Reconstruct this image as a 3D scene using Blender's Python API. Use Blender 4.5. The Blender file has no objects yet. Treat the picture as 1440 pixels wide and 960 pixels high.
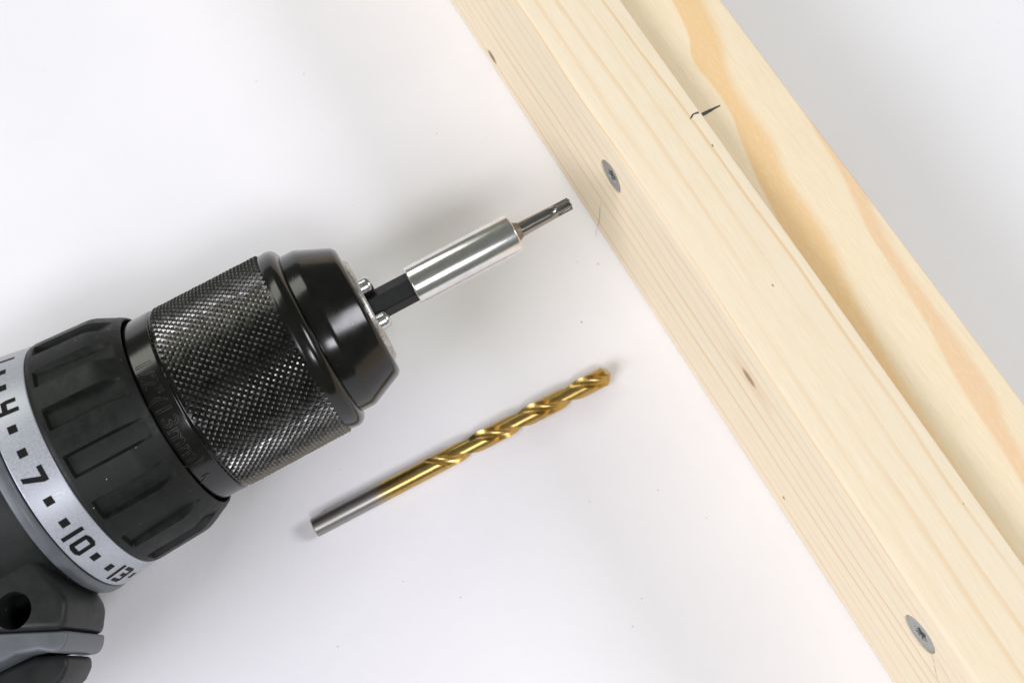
import bpy, bmesh, math, random
from mathutils import Vector, Matrix

random.seed(7)
S = 0.001                      # all numbers below are millimetres
sc = bpy.context.scene
col = sc.collection
rad = math.radians

# ------------------------------------------------------------------ camera
F_PX = 1458.88
cam_d = bpy.data.cameras.new('camera')
cam = bpy.data.objects.new('camera', cam_d)
col.objects.link(cam)
right = Vector((0.99961531, 0.00865158, -0.02635107))
down = Vector((0.0, -0.95010258, -0.31193763))
fwd = Vector((-0.02773498, 0.31181763, -0.94973709))
m = Matrix((right, -down, -fwd)).transposed().to_4x4()
m.translation = Vector((0, 0, 264.900 * S))
cam.matrix_world = m
cam_d.sensor_fit = 'HORIZONTAL'
cam_d.sensor_width = 36.0
cam_d.lens = F_PX / 1440.0 * 36.0
cam_d.clip_start = 0.005
cam_d.clip_end = 20
cam_d.dof.use_dof = True
cam_d.dof.focus_distance = 0.232
cam_d.dof.aperture_fstop = 22.0
sc.camera = cam

# ------------------------------------------------------------------ light
world = bpy.data.worlds.new('World')
sc.world = world
world.use_nodes = True
bg = world.node_tree.nodes['Background']
bg.inputs[0].default_value = (0.96, 1.0, 0.90, 1)
bg.inputs[1].default_value = 0.17


def area(name, direction, dist, size_x, size_y, power, colour, target=(0.0, 0.08, 0.02), spin=0.0):
    l = bpy.data.lights.new(name, 'AREA')
    l.shape = 'RECTANGLE'
    l.size = size_x
    l.size_y = size_y
    l.energy = power
    l.color = colour
    o = bpy.data.objects.new(name, l)
    col.objects.link(o)
    d = Vector(direction).normalized()
    t = Vector(target)
    o.location = t + d * dist
    o.rotation_euler = ((-d).to_track_quat('-Z', 'Y').to_matrix() @ Matrix.Rotation(spin, 3, 'Z')).to_euler()
    return o


area('window_light', (-0.74, -0.64, 0.68), 2.6, 1.50, 1.00, 53.0, (0.915, 0.895, 1.0), spin=0.3)
area('ceiling_lamp', (0.28, -0.62, 0.90), 2.4, 0.62, 0.42, 14.5, (0.94, 0.935, 1.0))
area('side_lamp', (1.0, 0.22, 0.85), 2.6, 0.90, 0.70, 27.0, (0.955, 0.945, 1.0))
area('room_lamp', (-0.72, 0.66, 0.76), 2.5, 1.50, 1.00, 17.0, (0.985, 1.0, 0.90))

sc.view_settings.view_transform = 'Standard'
sc.view_settings.look = 'None'
sc.view_settings.exposure = 0.02
sc.view_settings.gamma = 1.0
sc.view_settings.use_curve_mapping = False


# ------------------------------------------------------------------ node helper
class NT:
    def __init__(self, name):
        self.mat = bpy.data.materials.new(name)
        self.mat.use_nodes = True
        self.t = self.mat.node_tree
        self.b = self.t.nodes['Principled BSDF']
        self._co = None

    def n(self, typ, **kw):
        nd = self.t.nodes.new(typ)
        for k, v in kw.items():
            setattr(nd, k, v)
        return nd

    def inp(self, sock, v):
        if v is None:
            return
        if hasattr(v, 'is_output') or isinstance(v, bpy.types.NodeSocket):
            self.t.links.new(v, sock)
        elif isinstance(v, (tuple, list)):
            sock.default_value = tuple(v) if len(v) == len(sock.default_value) else tuple(v) + (1,)
        else:
            sock.default_value = v

    def set(self, **kw):
        names = dict(base='Base Color', rough='Roughness', metal='Metallic', spec='Specular IOR Level', coat='Coat Weight',
                     coatr='Coat Roughness', normal='Normal', sss='Subsurface Weight', aniso='Anisotropic')
        for k, v in kw.items():
            self.inp(self.b.inputs[names[k]], v)
        return self

    def co(self):
        """object coordinates in millimetres"""
        if self._co is None:
            tc = self.n('ShaderNodeTexCoord')
            self._co = self.vm('SCALE', tc.outputs['Object'], s=1000.0)
        return self._co

    def vm(self, op, a, b=None, s=None):
        nd = self.n('ShaderNodeVectorMath', operation=op)
        self.inp(nd.inputs[0], a)
        if b is not None:
            self.inp(nd.inputs[1], b)
        if s is not None:
            self.inp(nd.inputs['Scale'], s)
        return nd.outputs[0]

    def ma(self, op, a, b=None, c=None, clamp=False):
        nd = self.n('ShaderNodeMath', operation=op, use_clamp=clamp)
        self.inp(nd.inputs[0], a)
        if b is not None:
            self.inp(nd.inputs[1], b)
        if c is not None:
            self.inp(nd.inputs[2], c)
        return nd.outputs[0]

    def xyz(self, v):
        nd = self.n('ShaderNodeSeparateXYZ')
        self.inp(nd.inputs[0], v)
        return nd.outputs[0], nd.outputs[1], nd.outputs[2]

    def noise(self, vec, scale=1.0, detail=2.0, rough=0.5, dist=0.0):
        nd = self.n('ShaderNodeTexNoise')
        self.inp(nd.inputs['Vector'], vec)
        self.inp(nd.inputs['Scale'], scale)
        self.inp(nd.inputs['Detail'], detail)
        self.inp(nd.inputs['Roughness'], rough)
        self.inp(nd.inputs['Distortion'], dist)
        return nd.outputs['Fac']

    def mix(self, fac, a, b, blend='MIX'):
        nd = self.n('ShaderNodeMix', data_type='RGBA', blend_type=blend)
        self.inp(nd.inputs[0], fac)
        self.inp(nd.inputs[6], a)
        self.inp(nd.inputs[7], b)
        return nd.outputs[2]

    def step(self, v, lo, hi, a=0.0, b=1.0, smooth=True):
        nd = self.n('ShaderNodeMapRange', interpolation_type='SMOOTHSTEP' if smooth else 'LINEAR')
        self.inp(nd.inputs[0], v)
        for i, q in enumerate((lo, hi, a, b)):
            self.inp(nd.inputs[1 + i], q)
        return nd.outputs[0]

    def bump(self, h, strength=0.2, dist=0.0001, normal=None):
        nd = self.n('ShaderNodeBump')
        nd.inputs['Strength'].default_value = strength
        nd.inputs['Distance'].default_value = dist
        self.inp(nd.inputs['Height'], h)
        if normal is not None:
            self.inp(nd.inputs['Normal'], normal)
        return nd.outputs[0]

    def curve(self, v, lo, hi, pts, ylo, yhi):
        """piecewise curve: v in lo..hi -> y in ylo..yhi"""
        f = self.ma('DIVIDE', self.ma('SUBTRACT', v, lo), hi - lo, clamp=True)
        nd = self.n('ShaderNodeFloatCurve')
        c = nd.mapping.curves[0]
        P = sorted(((x - lo) / (hi - lo), (y - ylo) / (yhi - ylo)) for x, y in pts)
        while len(c.points) < len(P):
            c.points.new(0.5, 0.5)
        for p, (x, y) in zip(c.points, P):
            p.location = (x, y)
        nd.mapping.update()
        self.inp(nd.inputs['Value'], f)
        return self.ma('MULTIPLY_ADD', nd.outputs[0], yhi - ylo, ylo)


# ------------------------------------------------------------------ materials
def m_table():
    k = NT('white_laminate')
    co = k.co()
    big = k.noise(co, 0.012, 3)
    fine = k.noise(co, 1.1, 3, 0.6)
    c = k.mix(k.step(big, 0.3, 0.7), (0.795, 0.792, 0.805), (0.83, 0.826, 0.836))
    smudge = k.step(k.noise(co, 0.045, 4, 0.6), 0.60, 0.78, 0, 0.10)
    c = k.mix(smudge, c, (0.70, 0.695, 0.67))
    vor = k.n('ShaderNodeTexVoronoi')
    k.inp(vor.inputs['Vector'], co)
    k.inp(vor.inputs['Scale'], 0.085)
    sp = k.step(vor.outputs['Distance'], 0.018, 0.040, 0.38, 0.0)
    gate = k.step(k.noise(co, 0.05, 1), 0.58, 0.64)
    c = k.mix(k.ma('MULTIPLY', sp, gate), c, (0.25, 0.23, 0.22))
    bm1 = k.bump(fine, 0.4, 0.00008)
    bm2 = k.bump(k.noise(co, 0.22, 2), 0.25, 0.0004, bm1)
    k.set(base=c, rough=k.step(fine, 0.3, 0.7, 0.62, 0.75), spec=0.22, normal=bm2)
    return k.mat


def wood_fibre(k, co):
    st = k.vm('MULTIPLY', co, (3.2, 0.10, 3.2))
    fib = k.noise(st, 1.0, 4, 0.65)
    st2 = k.vm('MULTIPLY', co, (9.0, 0.45, 9.0))
    pore = k.noise(st2, 1.0, 2, 0.5)
    return fib, pore


def ellipse(k, co, c, r, soft=0.5):
    """0..1 mask of an ellipsoid stain"""
    d = k.vm('DIVIDE', k.vm('SUBTRACT', co, c), r)
    ln = k.n('ShaderNodeVectorMath', operation='LENGTH')
    k.inp(ln.inputs[0], d)
    return k.step(ln.outputs['Value'], 1.0 - soft, 1.0 + soft, 1.0, 0.0)


def m_wood_front():
    k = NT('pine_batten_planed')
    co = k.co()
    x, y, z = k.xyz(co)
    w1 = k.noise(k.vm('MULTIPLY', co, (0.035, 0.008, 0.035)), 1.0, 2)
    w2 = k.noise(k.vm('MULTIPLY', co, (0.12, 0.022, 0.12)), 1.0, 3)
    rho = k.ma('ADD', k.ma('MULTIPLY_ADD', x, 0.205, 0.42), k.ma('MULTIPLY', z, 0.205))
    rho = k.ma('ADD', rho, k.ma('MULTIPLY', w1, 1.6))
    rho = k.ma('ADD', rho, k.ma('MULTIPLY', w2, 0.28))
    # uneven ring widths
    w3 = k.n('ShaderNodeTexNoise', noise_dimensions='1D')
    k.inp(w3.inputs['W'], rho)
    k.inp(w3.inputs['Scale'], 0.37)
    rho = k.ma('ADD', rho, k.ma('MULTIPLY', w3.outputs['Fac'], 1.1))
    fr = k.ma('FRACT', rho)
    late = k.ma('MULTIPLY', k.step(fr, 0.62, 0.90), k.step(fr, 0.90, 0.995, 1, 0))
    wn = k.n('ShaderNodeTexWhiteNoise', noise_dimensions='1D')
    k.inp(wn.inputs['W'], k.ma('FLOOR', k.ma('MULTIPLY', rho, 2.37)))
    wa = k.n('ShaderNodeTexWhiteNoise', noise_dimensions='1D')
    k.inp(wa.inputs['W'], k.ma('ADD', k.ma('FLOOR', rho), 0.5))
    fr2 = k.ma('FRACT', k.ma('MULTIPLY', rho, 2.37))
    late2 = k.ma('MULTIPLY', k.step(fr2, 0.55, 0.92), k.step(fr2, 0.93, 0.99, 1, 0))
    amp = k.noise(k.vm('MULTIPLY', co, (0.2, 0.012, 0.2)), 1.0, 2)
    late = k.ma('MULTIPLY', late, k.step(amp, 0.34, 0.62, 0.15, 1.0))
    fib, pore = wood_fibre(k, co)
    c = k.mix(k.step(fib, 0.3, 0.7), (0.785, 0.672, 0.475), (0.835, 0.733, 0.55))
    pale = k.step(k.noise(k.vm('MULTIPLY', co, (0.15, 0.006, 0.15)), 1.0, 2), 0.35, 0.7)
    c = k.mix(k.ma('MULTIPLY', pale, 0.35), c, (0.835, 0.745, 0.575))
    c = k.mix(k.ma('MULTIPLY', late2, k.step(wn.outputs['Value'], 0.3, 1.0, 0.0, 0.16)), c, (0.67, 0.52, 0.34))
    c = k.mix(k.ma('MULTIPLY', late, k.step(wa.outputs['Value'], 0.0, 1.0, 0.36, 0.76)), c, (0.73, 0.49, 0.25))
    c = k.mix(k.step(pore, 0.62, 0.80, 0, 0.22), c, (0.60, 0.46, 0.31))
    # knots and pin holes
    for p, r, q in (((0, 156.2, 5.0), (2, 2.4, 1.3), 0.9), ((0, 33.6, 37.6), (2, 2.5, 1.25), 0.85),
                    ((19.9, 82.8, 49.5), (0.18, 0.35, 2), 0.9), ((19.3, -12.5, 49.5), (0.15, 0.15, 2), 0.8),
                    ((12.5, 47, 49.5), (0.25, 0.35, 2), 0.6), ((0, 8.0, 8.0), (2, .5, .6), 0.8)):
        c = k.mix(k.ma('MULTIPLY', ellipse(k, co, p, r, 0.35), q), c, (0.17, 0.10, 0.055))
    halo = ellipse(k, co, (0, 33.6, 37.6), (2, 8.0, 2.2), 0.6)
    c = k.mix(k.ma('MULTIPLY', halo, 0.35), c, (0.62, 0.40, 0.22))
    h = k.ma('ADD', k.ma('MULTIPLY', fib, 0.6), k.ma('MULTIPLY', pore, 0.5))
    h = k.ma('ADD', h, k.ma('MULTIPLY', late, 0.5))
    k.set(base=c, rough=0.7, spec=0.2, normal=k.bump(h, 0.28, 0.00012))
    return k.mat


def m_wood_back():
    k = NT('pine_batten_heartwood')
    co = k.co()
    x, y, z = k.xyz(co)
    wob = k.ma('MULTIPLY', k.ma('SUBTRACT', k.noise(k.vm('MULTIPLY', co, (0.08, 0.03, 0.08)), 1.0, 3), 0.5), 1.7)
    xx = k.ma('ADD', x, wob)
    fib, pore = wood_fibre(k, co)
    c = k.mix(k.step(fib, 0.3, 0.7), (0.80, 0.665, 0.445), (0.855, 0.735, 0.53))
    # x measured from d0 of the front batten
    o = 73.78 + BACK_X
    e1 = [(-130, 97), (20, 97), (48, 97), (70, 99.5), (83.5, 102.4), (93.4, 104.5), (99.7, 104.4), (104.3, 104), (112.6, 107), (120, 108.4), (150, 112), (330, 118)]
    e2 = [(-130, 97), (-40, 98.5), (10, 100.5), (40, 104), (51.4, 106.4), (57.5, 106.7), (70, 107.3), (79, 109.4), (88, 109.6), (97, 110.2), (106.5, 113.5), (119, 116.4), (150, 119), (330, 124)]
    e3 = [(-130, 101), (-40, 106), (-2, 109.4), (8.5, 110), (24, 112.2), (39, 113.5), (47.4, 114.2), (54.4, 115.6), (64, 117.4), (74, 118.6), (90, 120.5), (330, 130)]
    e4 = [(-130, 108), (-40, 111), (-4.4, 114.0), (4.7, 116.2), (14, 116.5), (27.5, 116.8), (39.5, 117.2), (52, 119), (60, 121), (330, 130)]
    C = [k.curve(y, -130, 330, [(a, b - o) for a, b in e], 90 - o, 132 - o) for e in (e1, e2, e3, e4)]
    b1 = k.ma('MULTIPLY', k.step(k.ma('SUBTRACT', xx, C[0]), -0.25, 0.55), k.step(k.ma('SUBTRACT', xx, C[1]), -2.6, 1.2, 1, 0))
    b2 = k.ma('MULTIPLY', k.step(k.ma('SUBTRACT', xx, C[2]), -0.3, 0.8), k.step(k.ma('SUBTRACT', xx, C[3]), -1.8, 0.9, 1, 0))
    c = k.mix(k.ma('MULTIPLY', b1, 0.92), c, (0.79, 0.545, 0.27))
    c = k.mix(k.ma('MULTIPLY', b2, 0.75), c, (0.78, 0.53, 0.30))
    mott = k.noise(k.vm('MULTIPLY', co, (1.4, 0.5, 1.4)), 1.0, 3, 0.6)
    c = k.mix(k.step(mott, 0.45, 0.75, 0, 0.22), c, (0.87, 0.77, 0.60))
    c = k.mix(k.step(pore, 0.62, 0.80, 0, 0.18), c, (0.62, 0.46, 0.29))
    h = k.ma('ADD', k.ma('MULTIPLY', fib, 0.5), k.ma('MULTIPLY', pore, 0.6))
    k.set(base=c, rough=0.7, spec=0.2, normal=k.bump(h, 0.28, 0.00012))
    return k.mat


def m_simple(name, base, rough, metal=0.0, var=0.12, scale=0.5, bump=0.0, bscale=2.0, bdist=0.00005, spec=0.5, coat=0.0, dust=0.0, film=0.05):
    k = NT(name)
    co = k.co()
    nz = k.noise(co, scale, 3, 0.6)
    lo = tuple(v * (1 - var) for v in base)
    hi = tuple(min(1, v * (1 + var)) for v in base)
    c = k.mix(k.step(nz, 0.3, 0.7), lo, hi)
    if dust:
        vor = k.n('ShaderNodeTexVoronoi')
        k.inp(vor.inputs['Vector'], co)
        k.inp(vor.inputs['Scale'], 0.33)
        sp = k.step(vor.outputs['Distance'], 0.03, 0.055, 1, 0)
        sp = k.ma('MULTIPLY', sp, k.step(k.noise(co, 0.3, 1), 0.42, 0.47))
        c = k.mix(k.ma('MULTIPLY', sp, dust), c, (0.6, 0.58, 0.52))
        haze = k.step(k.noise(co, 0.13, 4, 0.7), 0.5, 0.8, 0, film)
        c = k.mix(haze, c, (0.25, 0.25, 0.22))
    k.set(base=c, rough=k.step(nz, 0.25, 0.75, rough * 0.85, min(1, rough * 1.15)), metal=metal, spec=spec, coat=coat)
    if bump:
        k.set(normal=k.bump(k.noise(co, bscale, 3, 0.6), bump, bdist))
    return k.mat


def m_turned(name, base, rough, axis_scale=(6, 0.05, 0.05), bump=0.15):
    """metal with lathe rings round the local x axis"""
    k = NT(name)
    co = k.co()
    x, y, z = k.xyz(co)
    rn = k.n('ShaderNodeTexNoise', noise_dimensions='1D')
    k.inp(rn.inputs['W'], x)
    k.inp(rn.inputs['Scale'], 5.0)
    k.inp(rn.inputs['Detail'], 3.0)
    sm = k.noise(co, 0.5, 4, 0.65)
    scr = k.noise(k.vm('MULTIPLY', co, (0.25, 4, 4)), 1.0, 3, 0.6)
    c = k.mix(k.step(sm, 0.35, 0.75, 0, 0.5), base, tuple(v * 0.78 for v in base))
    k.set(base=c, metal=1.0, rough=k.step(scr, 0.3, 0.75, rough * 0.9, rough * 1.15), normal=k.bump(rn.outputs['Fac'], bump, 0.00002))
    return k.mat


def m_bit():
    k = NT('gold_coated_drill_steel')
    co = k.co()
    x, y, z = k.xyz(co)
    wob = k.ma('MULTIPLY', k.noise(co, 0.5, 3), 2.5)
    f = k.step(k.ma('ADD', x, wob), 17.0, 23.0)
    sm = k.noise(co, 0.7, 4, 0.6)
    gold = k.mix(k.step(sm, 0.3, 0.75), (0.62, 0.42, 0.135), (0.48, 0.32, 0.11))
    worn = k.step(k.noise(k.vm('MULTIPLY', co, (0.35, 1.4, 1.4)), 1.0, 4, 0.7), 0.66, 0.76, 0, 0.35)
    gold = k.mix(worn, gold, (0.66, 0.60, 0.50))
    c = k.mix(f, (0.37, 0.355, 0.34), gold)
    lines = k.noise(k.vm('MULTIPLY', co, (0.12, 7, 7)), 1.0, 3, 0.6)
    k.set(base=c, metal=1.0, rough=k.ma('SUBTRACT', k.step(lines, 0.3, 0.7, 0.34, 0.46), k.ma('MULTIPLY', f, 0.10)), normal=k.bump(lines, 0.12, 0.00003))
    return k.mat


BACK_X = 22.37 + 0.25
MT = dict(
    table=m_table(), wood=m_wood_front(), wood2=m_wood_back(),
    rubber=m_simple('black_rubber', (0.008, 0.0095, 0.008), 0.50, var=0.2, bump=0.25, bscale=3.0, bdist=0.00006, spec=0.26, dust=0.8, film=0.018),
    chuck=m_simple('black_oxide_steel', (0.004, 0.004, 0.0035), 0.17, var=0.3, scale=0.3, bump=0.02, bscale=1.2, spec=0.5, dust=0.35, film=0.006),
    knurl=m_simple('black_knurled_steel', (0.17, 0.168, 0.16), 0.24, metal=1.0, var=0.10, scale=0.35, spec=0.6),
    silver=m_simple('silver_paint', (0.44, 0.46, 0.50), 0.42, metal=0.35, var=0.09, scale=2.5, bump=0.10, bscale=5.0, bdist=0.00003),
    worn=m_simple('worn_black_steel', (0.05, 0.05, 0.045), 0.3, metal=0.6, var=0.4, scale=0.8),
    ink=m_simple('black_print', (0.006, 0.006, 0.006), 0.6, var=0.2, spec=0.2),
    greyplastic=m_simple('grey_plastic', (0.105, 0.116, 0.126), 0.42, var=0.10, scale=0.15, bump=0.12, bscale=3.0),
    darkplastic=m_simple('dark_grey_plastic', (0.012, 0.0135, 0.0125), 0.46, var=0.15, scale=0.2, bump=0.16, bscale=3.0, spec=0.35, dust=0.35, film=0.015),
    green=m_simple('green_plastic', (0.05, 0.20, 0.03), 0.5),
    plate=m_simple('stamped_steel', (0.50, 0.50, 0.49), 0.36, metal=0.9, var=0.3, scale=1.6, bump=0.5, bscale=1.8, bdist=0.00015),
    jaw=m_simple('bright_steel', (0.66, 0.66, 0.67), 0.25, metal=1.0, var=0.1, scale=1.0),
    hexm=m_simple('black_shank_steel', (0.008, 0.010, 0.009), 0.36, metal=0.0, var=0.25, scale=1.0, bump=0.1, bscale=3.0, spec=0.28),
    alu=m_turned('turned_aluminium', (0.86, 0.85, 0.84), 0.20, bump=0.08),
    steel=m_turned('ground_steel', (0.36, 0.345, 0.33), 0.20, bump=0.0),
    resin=m_simple('brown_residue_steel', (0.22, 0.17, 0.115), 0.45, metal=0.5, var=0.3, scale=1.5),
    crack=m_simple('split_wood', (0.66, 0.53, 0.38), 0.8, var=0.2),
    bit=m_bit(),
    zinc=m_simple('zinc_plated_steel', (0.36, 0.37, 0.36), 0.34, metal=0.85, var=0.12, scale=1.2, bump=0.12, bscale=3.0),
    graphite=m_simple('graphite', (0.085, 0.080, 0.080), 0.42, var=0.4, scale=2.5),
    fibre=m_simple('dark_fibre', (0.40, 0.35, 0.28), 0.5),
    dustm=m_simple('grey_dust', (0.30, 0.28, 0.26), 0.8, var=0.4),
)


# ------------------------------------------------------------------ mesh helpers
def mk(name, verts, faces, mat, parent=None, smooth=35.0, recalc=True):
    me = bpy.data.meshes.new(name)
    me.from_pydata([Vector(v) * S for v in verts], [], faces)
    if recalc:
        bm = bmesh.new()
        bm.from_mesh(me)
        bmesh.ops.remove_doubles(bm, verts=bm.verts, dist=1e-8)
        bmesh.ops.recalc_face_normals(bm, faces=bm.faces)
        bm.to_mesh(me)
        bm.free()
    if smooth:
        me.polygons.foreach_set('use_smooth', [True] * len(me.polygons))
        me.set_sharp_from_angle(angle=rad(smooth))
    me.materials.append(mat)
    o = bpy.data.objects.new(name, me)
    col.objects.link(o)
    if parent is not None:
        o.parent = parent
    return o


def tag(o, label, cat, group=None):
    o['label'] = label
    o['category'] = cat
    if group:
        o['group'] = group
    return o


def empty(name, loc, rz=0.0):
    o = bpy.data.objects.new(name, None)
    o.empty_display_size = 0.01
    o.location = Vector(loc) * S
    o.rotation_euler = (0, 0, rz)
    col.objects.link(o)
    return o


def fillet(pts, rr, n=5):
    """round the inner corners of an open polyline; rr = radius per point"""
    out = []
    for i, p in enumerate(pts):
        r = rr[i] if isinstance(rr, (list, tuple)) else rr
        if i in (0, len(pts) - 1) or r <= 0:
            out.append(tuple(p))
            continue
        P, A, B = Vector(p), Vector(pts[i - 1]), Vector(pts[i + 1])
        u, v = (A - P), (B - P)
        k = min(r, u.length * 0.48, v.length * 0.48)
        a, b = P + u.normalized() * k, P + v.normalized() * k
        for j in range(n + 1):
            t = j / n
            out.append(tuple((1 - t) ** 2 * a + 2 * t * (1 - t) * P + t * t * b))
    return out


def revolve(prof, n=128, phase=0.0):
    """profile of (t, r) round local x; r = 0 closes the end"""
    V, Fc = [], []
    rings = []
    for t, r in prof:
        if r < 1e-6:
            rings.append([len(V)])
            V.append((t, 0, 0))
        else:
            rings.append(list(range(len(V), len(V) + n)))
            for i in range(n):
                f = phase + 2 * math.pi * i / n
                V.append((t, r * math.sin(f), r * math.cos(f)))
    for A, B in zip(rings, rings[1:]):
        for i in range(n):
            j = (i + 1) % n
            if len(A) == 1 and len(B) == 1:
                continue
            if len(A) == 1:
                Fc.append((A[0], B[i], B[j]))
            elif len(B) == 1:
                Fc.append((A[i], B[0], A[j]))
            else:
                Fc.append((A[i], B[i], B[j], A[j]))
    return V, Fc


# ------------------------------------------------------------------ table
V = []
Fc = []
NX = 2
tab = mk('table_top', [(-1500, -1300, 0), (1500, -1300, 0), (1500, 1700, 0), (-1500, 1700, 0),
                       (-1500, -1300, -25), (1500, -1300, -25), (1500, 1700, -25), (-1500, 1700, -25)],
         [(0, 1, 2, 3), (7, 6, 5, 4), (0, 4, 5, 1), (1, 5, 6, 2), (2, 6, 7, 3), (3, 7, 4, 0)], MT['table'], smooth=None)
tab['kind'] = 'structure'
tab['label'] = 'smooth white table top'

# ------------------------------------------------------------------ battens
TH = -0.523
U = Vector((math.sin(TH), math.cos(TH), 0))       # along the batten, away from the camera
W = Vector((math.cos(TH), -math.sin(TH), 0))      # across it
D0 = 73.78
S0, S1 = -125.0, 320.0


def batten(name, width, height, rtop, rbot, mat, loc, seg=80, rfar=0.5):
    prof = []

    def corner(cx, cy, r, a0):
        for j in range(6):
            a = rad(a0 + 90 * j / 5)
            prof.append((cx + r * math.cos(a), cy + r * math.sin(a)))
    corner(width - rbot, rbot, rbot, -90)
    corner(width - rfar, height - rfar, rfar, 0)
    corner(rtop, height - rtop, rtop, 90)
    corner(rbot, rbot, rbot, 180)
    V, Fc = [], []
    n = len(prof)
    for s in range(seg + 1):
        y = S0 + (S1 - S0) * s / seg
        for (px, pz) in prof:
            V.append((px, y, pz))
    for s in range(seg):
        for i in range(n):
            j = (i + 1) % n
            Fc.append((s * n + i, s * n + j, (s + 1) * n + j, (s + 1) * n + i))
    Fc.append(tuple(range(n)))
    Fc.append(tuple(seg * n + i for i in range(n)))
    o = mk(name, V, Fc, mat, smooth=40)
    o.location = loc * S
    o.rotation_euler = (0, 0, -TH)
    return o


front = batten('wooden_batten', 22.37, 49.39, 1.3, 0.8, MT['wood'], W * D0, seg=1)
tag(front, 'pale pine batten on edge with two star screws in its side, nearest the drill', 'batten')
back = batten('wooden_batten', 119.79 - D0 - BACK_X, 44.4, 1.0, 0.8, MT['wood2'], W * (D0 + BACK_X), seg=1)
tag(back, 'slightly lower pine batten with orange-brown grain bands behind the screwed one', 'batten')

SCREWS = ((93.6, 35.2, 0.35, 12), (-30.7, 37.4, 0.30, 47))
# countersunk holes in the front batten
for (s, z, sink, spin) in SCREWS:
    v, f = revolve([(-2, 0), (-2, 4.62), (1.05, 4.52), (6, 1.6), (18, 1.6), (18, 0)], 48)
    cut = mk('cutter', v, f, MT['wood'])
    cut.location = (W * D0 + U * s + Vector((0, 0, z))) * S
    cut.rotation_euler = (0, 0, -TH)
    md = front.modifiers.new('cut', 'BOOLEAN')
    md.operation = 'DIFFERENCE'
    md.solver = 'EXACT'
    md.object = cut
    dg = bpy.context.evaluated_depsgraph_get()
    me = bpy.data.meshes.new_from_object(front.evaluated_get(dg))
    front.modifiers.clear()
    front.data = me
    bpy.data.objects.remove(cut)
front.data.polygons.foreach_set('use_smooth', [True] * len(front.data.polygons))
front.data.set_sharp_from_angle(angle=rad(30))


def star_pt(r_out, r_in, a):
    """six-lobe outline"""
    q = 0.5 + 0.5 * math.cos(6 * a)
    q = q ** 0.8
    return r_in + (r_out - r_in) * q


def make_screw(s, z, sink, spin, label):
    root = empty('wood_screw', W * (D0 + sink) + U * s + Vector((0, 0, z)), -TH)
    tag(root, label, 'screw', 'star screws in the batten')
    n = 72
    V, Fc = [], []
    # rings from the rim inward: (axial depth +x goes into the wood, radius)
    rings = []

    def ring(x, fr):
        idx = []
        for i in range(n):
            a = 2 * math.pi * i / n
            r = fr(a)
            idx.append(len(V))
            V.append((x, r * math.sin(a + rad(spin)), r * math.cos(a + rad(spin))))
        rings.append(idx)
    ring(5.0, lambda a: 1.55)
    ring(0.75, lambda a: 4.38)
    ring(0.18, lambda a: 4.42)
    ring(0.0, lambda a: 4.20)
    ring(0.02, lambda a: 3.0)
    ring(0.0, lambda a: star_pt(2.05, 1.38, a))
    ring(0.22, lambda a: star_pt(1.92, 1.27, a))
    ring(2.3, lambda a: star_pt(1.80, 1.2, a))
    ring(2.9, lambda a: 0.25)
    for A, B in zip(rings, rings[1:]):
        for i in range(n):
            j = (i + 1) % n
            Fc.append((A[i], A[j], B[j], B[i]))
    Fc.append(tuple(rings[-1]))
    mk('screw_head', V, Fc, MT['zinc'], root, smooth=28)
    v, f = revolve([(4.8, 0), (4.8, 1.5), (16.5, 1.5), (17.5, 0)], 24)
    mk('screw_shank', v, f, MT['zinc'], root)
    return root


make_screw(*SCREWS[0], 'flush star-drive screw in the batten just above the driver bit tip')
make_screw(*SCREWS[1], 'flush star-drive screw near the bottom right corner, wood cracked beside it')


def strip(name, pts, z_off, mat, parent, to_local):
    """flat tapered pencil stroke; pts = (s, d, width)"""
    V, Fc = [], []
    for i, (s, d, wd) in enumerate(pts):
        a = pts[max(0, i - 1)]
        b = pts[min(len(pts) - 1, i + 1)]
        t = Vector((b[0] - a[0], b[1] - a[1])).normalized()
        nn = Vector((-t.y, t.x)) * wd * 0.5
        V.append(to_local(s + nn.x, d + nn.y, z_off))
        V.append(to_local(s - nn.x, d - nn.y, z_off))
    for i in range(len(pts) - 1):
        Fc.append((2 * i, 2 * i + 1, 2 * i + 3, 2 * i + 2))
    return mk(name, V, Fc, mat, parent, smooth=None)


strip('pencil_mark', [(91.2, 92.9, 0.12), (91.55, 93.5, 0.42), (91.95, 94.2, 0.40), (91.9, 94.8, 0.42), (91.75, 95.6, 0.60)], 49.42, MT['graphite'], front,
      lambda s, d, z: (d - D0, s, z))
strip('pencil_mark', [(92.9, 96.7, 0.55), (92.9, 98.6, 0.95), (92.9, 100.2, 0.85), (92.9, 101.5, 0.60), (92.85, 103.3, 0.35)], 44.43, MT['graphite'], back,
      lambda s, d, z: (d - D0 - BACK_X, s, z))
# drying cracks running from the lower screw, on the side face
for pts in ([(-35.3, 37.0, 0.30), (-38.5, 33.2, 0.3), (-41.0, 30.5, 0.10)], [(-35.2, 38.2, 0.10), (-38.5, 37.5, 0.22), (-42, 37.2, 0.08)]):
    V, Fc = [], []
    for (s, z, wd) in pts:
        V += [(-0.03, s - wd * 0.3, z + wd * 0.5), (-0.03, s + wd * 0.3, z - wd * 0.5)]
    for i in range(len(pts) - 1):
        Fc.append((2 * i, 2 * i + 1, 2 * i + 3, 2 * i + 2))
    mk('wood_crack', V, Fc, MT['crack'], front, smooth=None)


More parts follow.
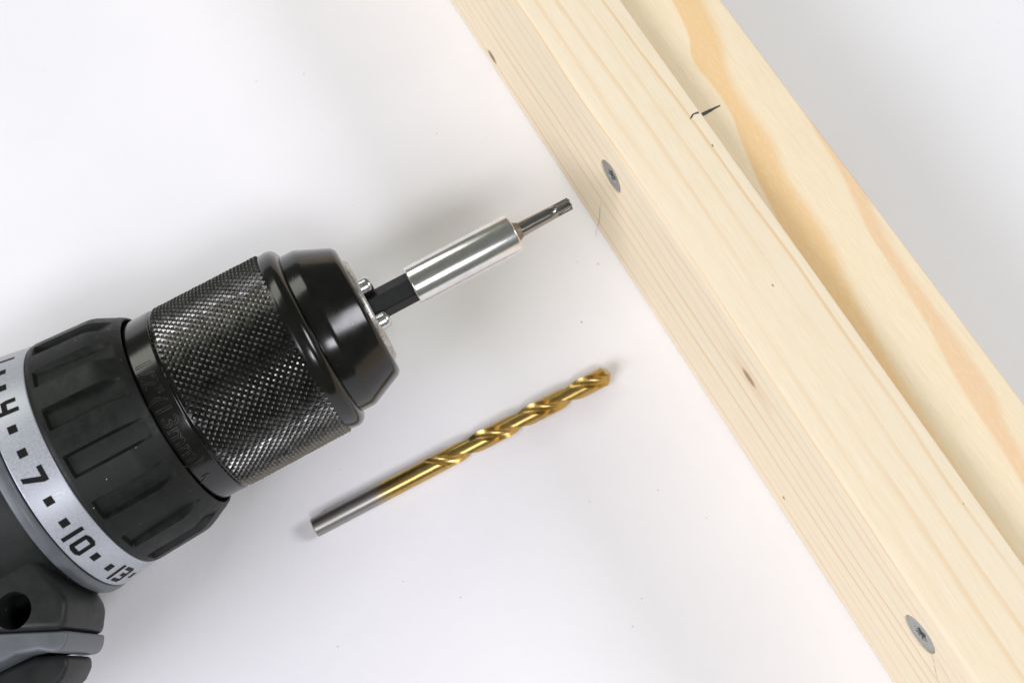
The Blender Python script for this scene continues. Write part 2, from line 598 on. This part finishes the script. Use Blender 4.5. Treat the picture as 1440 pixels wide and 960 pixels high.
def tube(name, path, rads, mat, parent=None, n=8):
    V, Fc = [], []
    P = [Vector(p) for p in path]
    for i, p in enumerate(P):
        t = (P[min(i + 1, len(P) - 1)] - P[max(i - 1, 0)]).normalized()
        a = t.cross(Vector((0.3, 0.2, 0.93))).normalized()
        b = t.cross(a)
        for j in range(n):
            f = 2 * math.pi * j / n
            V.append(p + (a * math.cos(f) + b * math.sin(f)) * rads[i])
    for i in range(len(P) - 1):
        for j in range(n):
            k = (j + 1) % n
            Fc.append((i * n + j, i * n + k, (i + 1) * n + k, (i + 1) * n + j))
    Fc.append(tuple(range(n)))
    Fc.append(tuple((len(P) - 1) * n + j for j in range(n)))
    return mk(name, V, Fc, mat, parent)


def fp(s, z, off=0.12):
    return W * (D0 - off) + U * s + Vector((0, 0, z))


hair = tube('loose_fibre', [fp(96.3, 16.3), fp(96.15, 12, 0.14), fp(95.9, 8, 0.15), fp(95.9, 4, 0.16), fp(95.8, 0.9, 0.5), fp(95.4, 0.06, 1.2),
                            fp(94.0, 0.05, 1.8)],
            [0.02, 0.06, 0.08, 0.07, 0.05, 0.03, 0.02], MT['fibre'])
tag(hair, 'thin dark hair-like fibre hanging down the batten side onto the table', 'fibre')

# ------------------------------------------------------------------ cordless drill
A = Vector((-30.5495, 88.8384, 35.7834))
ax = Vector((0.87404883, 0.48439358, 0.03743652))
yl = Vector((-0.48473338, 0.87466196, 0.0))
zl = Vector((-0.0327443, -0.01814673, 0.99929901))
ROT = Matrix((ax, yl, zl)).transposed().to_4x4()
drill = empty('cordless_drill', (A.x, A.y, 0))
tag(drill, 'black and grey cordless drill lying on its side with keyless chuck', 'drill')
PART = Matrix.Translation(Vector((0, 0, A.z)) * S) @ ROT


def dpart(name, V, Fc, mat, smooth=35.0):
    o = mk(name, V, Fc, mat, drill, smooth)
    o.matrix_basis = PART
    return o


def w2l(p):
    """world mm -> drill axis frame mm"""
    d = Vector(p) - A
    return (d.dot(ax), d.dot(yl), d.dot(zl))


def pol(t, r, deg):
    return (t, r * math.sin(rad(deg)), r * math.cos(rad(deg)))


# chuck sleeve
pr = fillet([(-66.0, 14.0), (-66.0, 21.6), (-62.6, 22.4), (-61.9, 23.05), (-55.6, 23.15), (-55.2, 22.50), (-28.3, 22.62), (-27.9, 22.80)],
            [0, 0.3, 0.5, 0.6, 0.3, 0.2, 0, 0], 6)
pr += [(-27.3, 22.88)] + [(-26.4 + 2.45 * math.sin(rad(q)), 20.4 + 2.55 * math.cos(rad(q))) for q in range(0, 91, 7)] + [(-23.95, 14.0)]
v, f = revolve(pr, 200)
sleeve = dpart('chuck_sleeve', v, f, MT['chuck'])

# diamond knurling
N = 86
H = 1.74
V, Fc = [], []
rows = int((27.2 - 0.0) / (H / 2)) - 1
wdeg = 360.0 / N
for j in range(rows):
    t = -55.05 + H / 2 + j * H / 2
    for i in range(N):
        ph = (i + 0.5 * (j % 2)) * wdeg
        b = len(V)
        hw, hh = wdeg * 0.5, H * 0.5
        r0, r1 = 22.52, 23.22 + random.uniform(-0.05, 0.05)
        k = 0.24 + random.uniform(-0.05, 0.06)
        V += [pol(t - hh, r0, ph), pol(t, r0, ph + hw), pol(t + hh, r0, ph), pol(t, r0, ph - hw)]
        V += [pol(t - hh * k, r1, ph), pol(t, r1, ph + hw * k), pol(t + hh * k, r1, ph), pol(t, r1, ph - hw * k)]
        for q in range(4):
            w_ = (q + 1) % 4
            Fc.append((b + q, b + w_, b + 4 + w_, b + 4 + q))
        Fc.append((b + 4, b + 5, b + 6, b + 7))
kn = mk('knurled_grip', V, Fc, MT['knurl'], sleeve, smooth=None, recalc=False)
bm = bmesh.new()
bm.from_mesh(kn.data)
for fa in bm.faces:                      # face outwards
    c = fa.calc_center_median()
    if fa.normal.dot(Vector((0, c.y, c.z))) < 0 and abs(fa.normal.dot(Vector((0, c.y, c.z)).normalized())) > 0.05:
        fa.normal_flip()
bm.to_mesh(kn.data)
bm.free()
kn['kind'] = 'stuff'

# raised lettering on the smooth rear of the sleeve
cu = bpy.data.curves.new('lettering', 'FONT')
cu.body = '1/2"(13mm)'
cu.size = 1.0
cu.fill_mode = 'NONE'
cu.bevel_depth = 0.016
cu.bevel_resolution = 1
cu.resolution_u = 3
to = bpy.data.objects.new('lettering', cu)
col.objects.link(to)
dg = bpy.context.evaluated_depsgraph_get()
tm = bpy.data.meshes.new_from_object(to.evaluated_get(dg))
bpy.data.objects.remove(to)
xs = [q.co.x for q in tm.vertices]
x0, x1 = min(xs), max(xs)
arc0, arc1 = 10.0, -54.0
RS = 23.13
V = []
for q in tm.vertices:
    ph = arc0 + (arc1 - arc0) * (q.co.x - x0) / (x1 - x0)
    V.append(pol(-60.4 + q.co.y * 5.0, RS + 0.01 + q.co.z * 5.0, ph))
Fc = [tuple(p.vertices) for p in tm.polygons]
mk('size_lettering', V, Fc, MT['worn'], sleeve, smooth=30)
# small arrow mark after the lettering
V = []
Fc = []
for (p, q) in (((-58.3, -62.5), (-61.0, -66.5)), ((-58.3, -62.5), (-58.6, -65.2)), ((-58.3, -62.5), (-60.0, -62.7))):
    b = len(V)
    dx, dy = q[0] - p[0], q[1] - p[1]
    L = math.hypot(dx, dy * 0.4)
    nx, ny = -dy * 0.4 / L * 0.16, dx / L * 0.16 / 0.4
    for rr in (RS - 0.05, RS + 0.10):
        V += [pol(p[0] + nx, rr, p[1] + ny), pol(p[0] - nx, rr, p[1] - ny), pol(q[0] - nx, rr, q[1] - ny), pol(q[0] + nx, rr, q[1] + ny)]
    Fc += [(b + 4, b + 5, b + 6, b + 7), (b, b + 1, b + 5, b + 4), (b + 1, b + 2, b + 6, b + 5), (b + 2, b + 3, b + 7, b + 6), (b + 3, b, b + 4, b + 7)]
mk('arrow_mark', V, Fc, MT['chuck'], sleeve, smooth=None)

# chuck nose
pr = fillet([(-25.0, 12.0), (-25.0, 20.2), (-24.2, 20.3), (-23.4, 20.40), (-20.45, 20.40), (-12.6, 16.9), (-11.75, 15.9), (-11.9, 13.4), (-12.6, 13.2), (-12.6, 4.6), (-20, 4.4), (-20, 0)],
            [0, 0, 0, 0.0, 0.7, 0.45, 0.6, 0.3, 0, 0.3, 0, 0], 6)
v, f = revolve(pr, 160)
nose = dpart('chuck_nose', v, f, MT['chuck'])
pr = fillet([(-12.55, 13.15), (-11.4, 13.1), (-10.75, 12.6), (-10.7, 11.2), (-11.1, 10.8), (-11.1, 4.4), (-12.5, 4.3)], [0, 0.5, 0.5, 0.4, 0.3, 0.3, 0], 4)
v, f = revolve(pr, 96)
mk('jaw_plate', v, f, MT['plate'], nose)
for deg in (54, -66, 174):
    pr = fillet([(-13.5, 0), (-13.5, 2.15), (-8.7, 2.1), (-8.0, 1.5), (-7.95, 0)], [0, 0, 0.5, 0.3, 0], 4)
    v, f = revolve(pr, 32)
    cy, cz = 5.4 * math.sin(rad(deg)), 5.4 * math.cos(rad(deg))
    # conical jaw tip with a flat towards the shank
    V = []
    for (x, y, z) in v:
        V.append((x, y + cy, z + cz))
    mk('jaw', V, f, MT['jaw'], nose)

# rubber torque collar with pockets
prof = fillet([(-81.5, 20.0), (-81.5, 27.9), (-80.6, 28.2), (-67.3, 27.5), (-62.4, 25.0), (-61.25, 24.25), (-61.25, 23.75), (-62.2, 23.55), (-67.0, 23.4)],
              [0, 0.3, 0.6, 1.6, 0.8, 0.35, 0.3, 0.3, 0], 5)
ts = []
for (a, b) in zip(prof, prof[1:]):
    k = max(1, int(math.hypot(b[0] - a[0], b[1] - a[1]) / 0.9)) if a[1] > 24.5 and b[1] > 24.5 and b[0] > a[0] else 1
    for q in range(k):
        ts.append((a[0] + (b[0] - a[0]) * q / k, a[1] + (b[1] - a[1]) * q / k))
ts.append(prof[-1])
# add sharp rows at the rear wall of the pockets
extra = []
for i, (t, r) in enumerate(ts):
    extra.append((t, r))
ins = []
for (a, b) in zip(extra, extra[1:]):
    ins.append(a)
    for te in (-79.75, -79.35):
        if a[0] < te < b[0]:
            k = (te - a[0]) / (b[0] - a[0])
            ins.append((te, a[1] + k * (b[1] - a[1])))
ins.append(extra[-1])
ts = ins
FLOOR = 26.05
per = 22.5
phs = []
for c in range(16):
    up = 28.8 - per * c                      # upper edge of each pocket, degrees
    for q in (0.0, 0.35, 1.1, 1.5, 3.5, 5.7, 7.9, 9.9, 10.3, 11.05, 11.4, 14.0, 17.0, 20.0):
        phs.append((up - q, q))
V, Fc = [], []
n = len(phs)
for (t, r) in ts:
    for (ph, q) in phs:
        R = r
        if -79.76 < t < -62.0 and r > 24.4:
            fl = 26.95 - (t + 79.5) * 0.105
            if q <= 0.35 or q >= 11.0:
                k = 0.0
            elif q <= 1.5:
                k = (q - 0.35) / 1.15
            elif q >= 9.9:
                k = (11.05 - q) / 1.15
            else:
                k = 1.0
            if t < -79.5:
                k = 0.0
            R = r + (min(r, fl) - r) * max(0, min(1, k))
        V.append(pol(t, R, ph))
for i in range(len(ts) - 1):
    for j in range(n):
        k = (j + 1) % n
        Fc.append((i * n + j, i * n + k, (i + 1) * n + k, (i + 1) * n + j))
dpart('torque_collar', V, Fc, MT['rubber'], 24)

# silver scale ring
def band_r(t):
    return 28.12 + (-81.6 - t) * (29.35 - 28.12) / 8.1


pr = fillet([(-81.55, 22.0), (-81.55, band_r(-81.6) - 0.02), (-89.75, band_r(-89.75)), (-89.95, 28.6), (-89.95, 22.0)], [0, 0.25, 0.3, 0, 0], 4)
v, f = revolve(pr, 180)
scale = dpart('scale_ring', v, f, MT['silver'])


def glyph(name, quads):
    """quads in (degree, t): four corners, wrapped on the cone just above the paint"""
    V, Fc = [], []
    for (p0, p1, p2, p3) in quads:
        b = len(V)
        nu, nv = 6, 6
        for i in range(nu + 1):
            for j in range(nv + 1):
                a, c = i / nu, j / nv
                ph = (1 - a) * (1 - c) * p0[0] + a * (1 - c) * p1[0] + a * c * p2[0] + (1 - a) * c * p3[0]
                t = (1 - a) * (1 - c) * p0[1] + a * (1 - c) * p1[1] + a * c * p2[1] + (1 - a) * c * p3[1]
                V.append(pol(t, band_r(t) + 0.05, ph))
        for i in range(nu):
            for j in range(nv):
                k = b + i * (nv + 1) + j
                Fc.append((k, k + nv + 1, k + nv + 2, k + 1))
    return mk(name, V, Fc, MT['ink'], scale, smooth=60)


TT, TB = -83.95, -88.65          # top and bottom of the numerals (top points to the chuck)
sw = 2.05                        # stroke width in degrees (0.82 mm)
st = 1.02


def rect(pa, pb, ta, tb):
    return ((pa, ta), (pb, ta), (pb, tb), (pa, tb))


def zero(c, w):
    l, r = c + w / 2, c - w / 2
    k = 0.55                                      # cut corners
    return [rect(l, l - sw, TT - 0.5, TB + 0.5), rect(r + sw, r, TT - 0.5, TB + 0.5), rect(l - sw, r + sw, TT, TT - st), rect(l - sw, r + sw, TB + st, TB),
            ((l - sw, TT), (l, TT - 0.5), (l - sw, TT - 0.9), (l - sw, TT - 0.5)), ((r + sw, TT), (r, TT - 0.5), (r + sw, TT - 0.9), (r + sw, TT - 0.5)),
            ((l - sw, TB), (l, TB + 0.5), (l - sw, TB + 0.9), (l - sw, TB + 0.5)), ((r + sw, TB), (r, TB + 0.5), (r + sw, TB + 0.9), (r + sw, TB + 0.5))]


def one(c):
    return [rect(c + sw / 2, c - sw / 2, TT, TB)]


def three(c, w):
    l, r = c + w / 2, c - w / 2
    mid = (TT + TB) / 2
    return [rect(r + sw, r, TT - 0.4, TB + 0.4), rect(l, r + sw * 0.5, TT, TT - st), rect(l, r + sw * 0.5, TB + st, TB), rect(l - 1.6, r + sw * 0.5, mid + st / 2, mid - st / 2)]


PER = 11.08
C0 = 3.2                          # tick five
num = {}
for i in range(0, 15):
    c = C0 - PER * (i - 5)
    if i in (1, 4, 7, 10, 13):
        if i == 1:
            glyph('numeral', one(c + 0.2))
        elif i == 4:
            r, l = 10.5, 17.6
            mt = -86.4
            glyph('numeral', [rect(r + sw, r, TT + 0.2, TB - 0.2), rect(l, l - sw, TT, mt + 0.4), rect(l - 0.5, r + sw, mt + st / 2, mt - st / 2 - 0.1),
                              ((l, mt + 0.42), (l - sw, mt + 0.42), (l - sw, mt - 0.45), (l - 0.55, mt - 0.45))])
        elif i == 7:
            r, l = -22.2, -15.2
            glyph('numeral', [rect(l, r, TT, TT - st), ((r + sw * 1.25, TT - st * 0.9), (r, TT - st * 0.9), (r + 3.0, TB), (r + 3.0 + sw * 1.1, TB))])
        elif i == 10:
            glyph('numeral', one(-47.3))
            glyph('numeral', zero(-54.3, 7.2))
        else:
            glyph('numeral', one(-81.0))
            glyph('numeral', three(-87.3, 7.0))
    elif 1 < i < 13 or i > 13:
        glyph('tick_mark', [rect(c + 1.75, c - 1.75, -85.25, -87.05)])

# grey flange behind the scale ring
pr = fillet([(-90.15, 22), (-90.15, 28.6), (-90.2, 29.35), (-91.2, 29.75), (-93.0, 29.6), (-93.3, 28.6), (-93.3, 22)], [0, 0, 0.5, 0.8, 0.7, 0, 0], 5)
v, f = revolve(pr, 160)
dpart('flange', v, f, MT['greyplastic'])

# motor housing: barrel behind the flange
pr = fillet([(-93.2, 15), (-93.25, 28.4), (-97, 28.5), (-112, 29.2), (-150, 29.6), (-190, 29.3), (-205, 27), (-210, 20), (-210, 0)],
            [0, 0.5, 2, 4, 6, 6, 4, 3, 0], 5)
v, f = revolve(pr, 128)
housing = dpart('motor_housing', v, f, MT['darkplastic'])


SEAM = 33.0


def slab(name, poly, z0, z1, mat, bev, holes=()):
    """closed world-space outline between two heights, rounded edges, in the drill frame"""
    n = len(poly)
    lv = [(z0, 0.80), (z0 + (SEAM - z0) * 0.45, 0.90), (SEAM - 3.5, 0.995), (SEAM, 1.0), (z1, 1.0)]
    V, Fc = [], []
    for (z, k) in lv:
        V += [(-145 + (x + 145) * k, 10 + (y - 10) * (k if x < -125 else 1), z) for x, y in poly]
    for q in range(len(lv) - 1):
        Fc += [(q * n + i, q * n + (i + 1) % n, (q + 1) * n + (i + 1) % n, (q + 1) * n + i) for i in range(n)]
    Fc += [tuple(range(n))[::-1], tuple(range((len(lv) - 1) * n, len(lv) * n))]
    o = mk(name, [w2l(v) for v in V], Fc, mat, drill, smooth=None)
    o.matrix_basis = PART
    md = o.modifiers.new('bevel', 'BEVEL')
    md.width = bev * S
    md.segments = 5
    md.limit_method = 'ANGLE'
    md.angle_limit = rad(25)
    cuts = []
    for (x, y, r, depth) in holes:
        v, f = revolve([(-depth, 0), (-depth, r * 0.9), (-1.0, r), (0.3, r * 1.08), (10, r * 1.08), (10, 0)], 40)
        c = mk('cutter', v, f, mat)
        c.location = Vector((x, y, z1)) * S
        c.rotation_euler = (0, -math.pi / 2, 0)
        cuts.append(c)
        b = o.modifiers.new('hole', 'BOOLEAN')
        b.operation = 'DIFFERENCE'
        b.solver = 'EXACT'
        b.object = c
    bpy.context.view_layer.update()
    dg = bpy.context.evaluated_depsgraph_get()
    me = bpy.data.meshes.new_from_object(o.evaluated_get(dg))
    o.modifiers.clear()
    o.data = me
    for c in cuts:
        bpy.data.objects.remove(c)
    me.polygons.foreach_set('use_smooth', [True] * len(me.polygons))
    me.set_sharp_from_angle(angle=rad(32))
    return o


HX, HY, HZ = -107.2, 12.9, 50.5
nk = slab('grip_neck', [(-96.3, 9.35), (-96.3, 14.8), (-99.0, 18.2), (-104.5, 23.5), (-118, 40), (-160, 62), (-172, 46), (-150, 8.0), (-118, 8.3)], 12.5, HZ, MT['darkplastic'], 1.6,
          holes=[(HX, HY, 3.6, 14)])
v, f = revolve([(0, 0), (0, 2.2), (1.2, 2.2), (1.4, 0)], 24)
scr = mk('screw_boss', [w2l((HX + y, HY + z, HZ - 13.9 + x)) for x, y, z in v], f, MT['green'], nk)
slab('grip_shell', [(-95.9, 9.25), (-95.9, 6.6), (-96.8, 5.2), (-98.6, 4.9), (-101.5, 5.3), (-106, 4.4), (-112, 1.2), (-122, -6.0), (-150, -32), (-190, -75), (-225, -55), (-185, -5), (-150, 7.9), (-118, 8.2)],
     13.5, 49.3, MT['greyplastic'], 1.5)
slab('trigger', [(-98.2, 4.7), (-97.6, 2.5), (-98.6, -0.2), (-101.5, -3.2), (-112, -14), (-124, -22), (-128, -10), (-112, 1.0), (-105, 4.2)],
     20.0, 43.0, MT['darkplastic'], 2.6)

# ------------------------------------------------------------------ magnetic bit holder, held in the chuck
HM = Matrix.Translation(A * S) @ ROT
holder = empty('bit_holder', A)
holder.matrix_basis = HM
tag(holder, 'bright aluminium magnetic bit holder with black hex shank gripped in the chuck', 'bit holder')
pr = fillet([(0.6, 0), (0.6, 4.2), (0.0, 4.5), (0.0, 4.70), (0.25, 4.93), (27.25, 4.93), (27.53, 4.72), (27.53, 3.75), (27.1, 3.6), (25.5, 3.5), (25.5, 0)],
            [0, 0.1, 0, 0, 0.1, 0.1, 0, 0.1, 0.1, 0, 0], 3)
v, f = revolve(pr, 96)
mk('sleeve', v, f, MT['alu'], holder, smooth=25)
V, Fc = [], []
prof = [(-17.0, 3.3), (-16.6, 3.68), (0.55, 3.68)]
for (t, r) in prof:
    for i in range(6):
        for e in (-4.0, 4.0):
            V.append(pol(t, r * (1 - 0.004), 60 * i + 8 + e * 0.6))
n = 12
for i in range(len(prof) - 1):
    for j in range(n):
        k = (j + 1) % n
        Fc.append((i * n + j, i * n + k, (i + 1) * n + k, (i + 1) * n + j))
Fc += [tuple(range(n)), tuple((len(prof) - 1) * n + j for j in range(n))]
mk('hex_shank', V, Fc, MT['hexm'], holder, smooth=None)

# ------------------------------------------------------------------ star driver bit, sits in the holder
driver = empty('driver_bit', A + ax * 20)
driver.matrix_basis = Matrix.Translation((A) * S) @ ROT
tag(driver, 'small steel star driver bit standing out of the aluminium holder', 'driver bit')
pr = fillet([(25.6, 0), (25.6, 3.2), (27.3, 3.15), (28.3, 2.35), (29.3, 1.86)], [0, 0, 0.4, 0.8, 0], 4)
v, f = revolve(pr, 48)
mk('bit_base', v, f, MT['resin'], driver)
V, Fc = [], []
n = 96
tl = [29.2, 31, 34, 36.4, 37.0, 37.6, 38.2, 38.8, 39.4, 40.2, 41.5, 42.5, 42.85, 43.0]
for t in tl:
    base = 1.86 - (t - 29.2) * 0.022
    for i in range(n):
        a = 2 * math.pi * i / n
        star = star_pt(1.63, 1.02, a)
        # lobes run out into the round shaft along a slanted cut
        lim = 1.10 + max(0.0, (39.6 - t)) * 0.34
        R = min(base, max(star, lim)) if t < 41 else star
        if t > 42.6:
            R *= 1 - max(0, t - 42.85) * 0.6
        V.append(pol(t, R, math.degrees(a) + 18))
for i in range(len(tl) - 1):
    for j in range(n):
        k = (j + 1) % n
        Fc.append((i * n + j, i * n + k, (i + 1) * n + k, (i + 1) * n + j))
Fc += [tuple(range(n)), tuple((len(tl) - 1) * n + j for j in range(n))]
mk('star_shaft', V, Fc, MT['steel'], driver, smooth=26)

# ------------------------------------------------------------------ twist drill bit on the table
B0 = Vector((-57.2234, 36.5869, 0))
BPH = 0.4957
twist = empty('twist_drill_bit', B0, BPH)
tag(twist, 'gold-coated twist drill bit with bare steel shank lying on the white table', 'drill bit')
BR = 2.5
pr = fillet([(0.0, 0), (0.0, BR - 0.25), (0.25, BR), (31.0, BR)], [0, 0, 0, 0], 2)
v, f = revolve(pr, 72)
mk('shank', [(x, y, z + BR) for x, y, z in v], f, MT['bit'], twist, smooth=30)
V, Fc = [], []
n = 180
L = 86.0
PITCH = 29.5
tl = [31.0 + 0.28 * i for i in range(int((L - 2.0 - 31.0) / 0.28))] + [L - 1.95 + 0.193 * i for i in range(11)]
PH0 = 35.0
for t in tl:
    depth = min(1.0, max(0.0, (t - 32.0) / 9.0)) ** 0.8
    for i in range(n):
        a = 2 * math.pi * i / n
        q = (math.degrees(a)) % 180.0           # two-fold symmetry; flute centred on 90
        # land for q in 0..52 and 132..180, flute between
        fi = rad(q - 90.0)
        rc = 1.95
        cc = 2.70 + (1.0 - depth) * 1.80        # round-bottomed flute that runs out towards the shank
        R = BR
        if abs(cc * math.sin(fi)) < rc:
            R = min(BR, cc * math.cos(fi) - math.sqrt(rc * rc - (cc * math.sin(fi)) ** 2))
        if t > L - 1.96:                        # point
            R = min(R, (L - t) * 1.28 + 0.02)
        ph = math.degrees(a) + 360.0 * (t - 31.0) / PITCH + PH0
        V.append((t, R * math.sin(rad(-ph)), R * math.cos(rad(-ph)) + BR))
for i in range(len(tl) - 1):
    for j in range(n):
        k = (j + 1) % n
        Fc.append((i * n + j, i * n + k, (i + 1) * n + k, (i + 1) * n + j))
Fc.append(tuple((len(tl) - 1) * n + j for j in range(n)))
mk('fluted_body', V, Fc, MT['bit'], twist, smooth=38)

# ------------------------------------------------------------------ specks of sawdust on the table
V, Fc = [], []


def speck(x, y, z, r):
    b = len(V)
    e = random.uniform(0, 6.28)
    sx = random.uniform(0.7, 1.6)
    for i in range(6):
        a = e + i * math.pi / 3
        rr = r * random.uniform(0.7, 1.1)
        V.append((x + rr * sx * math.cos(a), y + rr * math.sin(a), z))
    V.append((x, y, z + r * 0.8))
    for i in range(6):
        Fc.append((b + i, b + (i + 1) % 6, b + 6))
    Fc.append(tuple(b + i for i in range(6)))


for (x, y, r) in ((11.0, 92.5, 0.36), (-31.0, 52.5, 0.22), (30, 47, 0.2), (42, 40, 0.18), (25, 20, 0.25), (-20, 20, 0.2), (46.5, 79.5, 0.24), (53.4, 76.2, 0.24), (-50, 8, 0.2),
                  (150, 98.5, 0.30), (138, 125, 0.3), (143, 119, 0.24), (146, 133, 0.2), (-30, 150, 0.2), (-70, 170, 0.22), (10, 110, 0.15)):
    speck(x, y, 0.0, r * 0.75)
for i in range(40):
    speck(random.uniform(-160, 170), random.uniform(-40, 240), 0.0, random.uniform(0.06, 0.13))
du = mk('sawdust', V, Fc, MT['dustm'], smooth=None)
du['kind'] = 'stuff'
tag(du, 'tiny dark specks of dust scattered over the white table', 'dust')
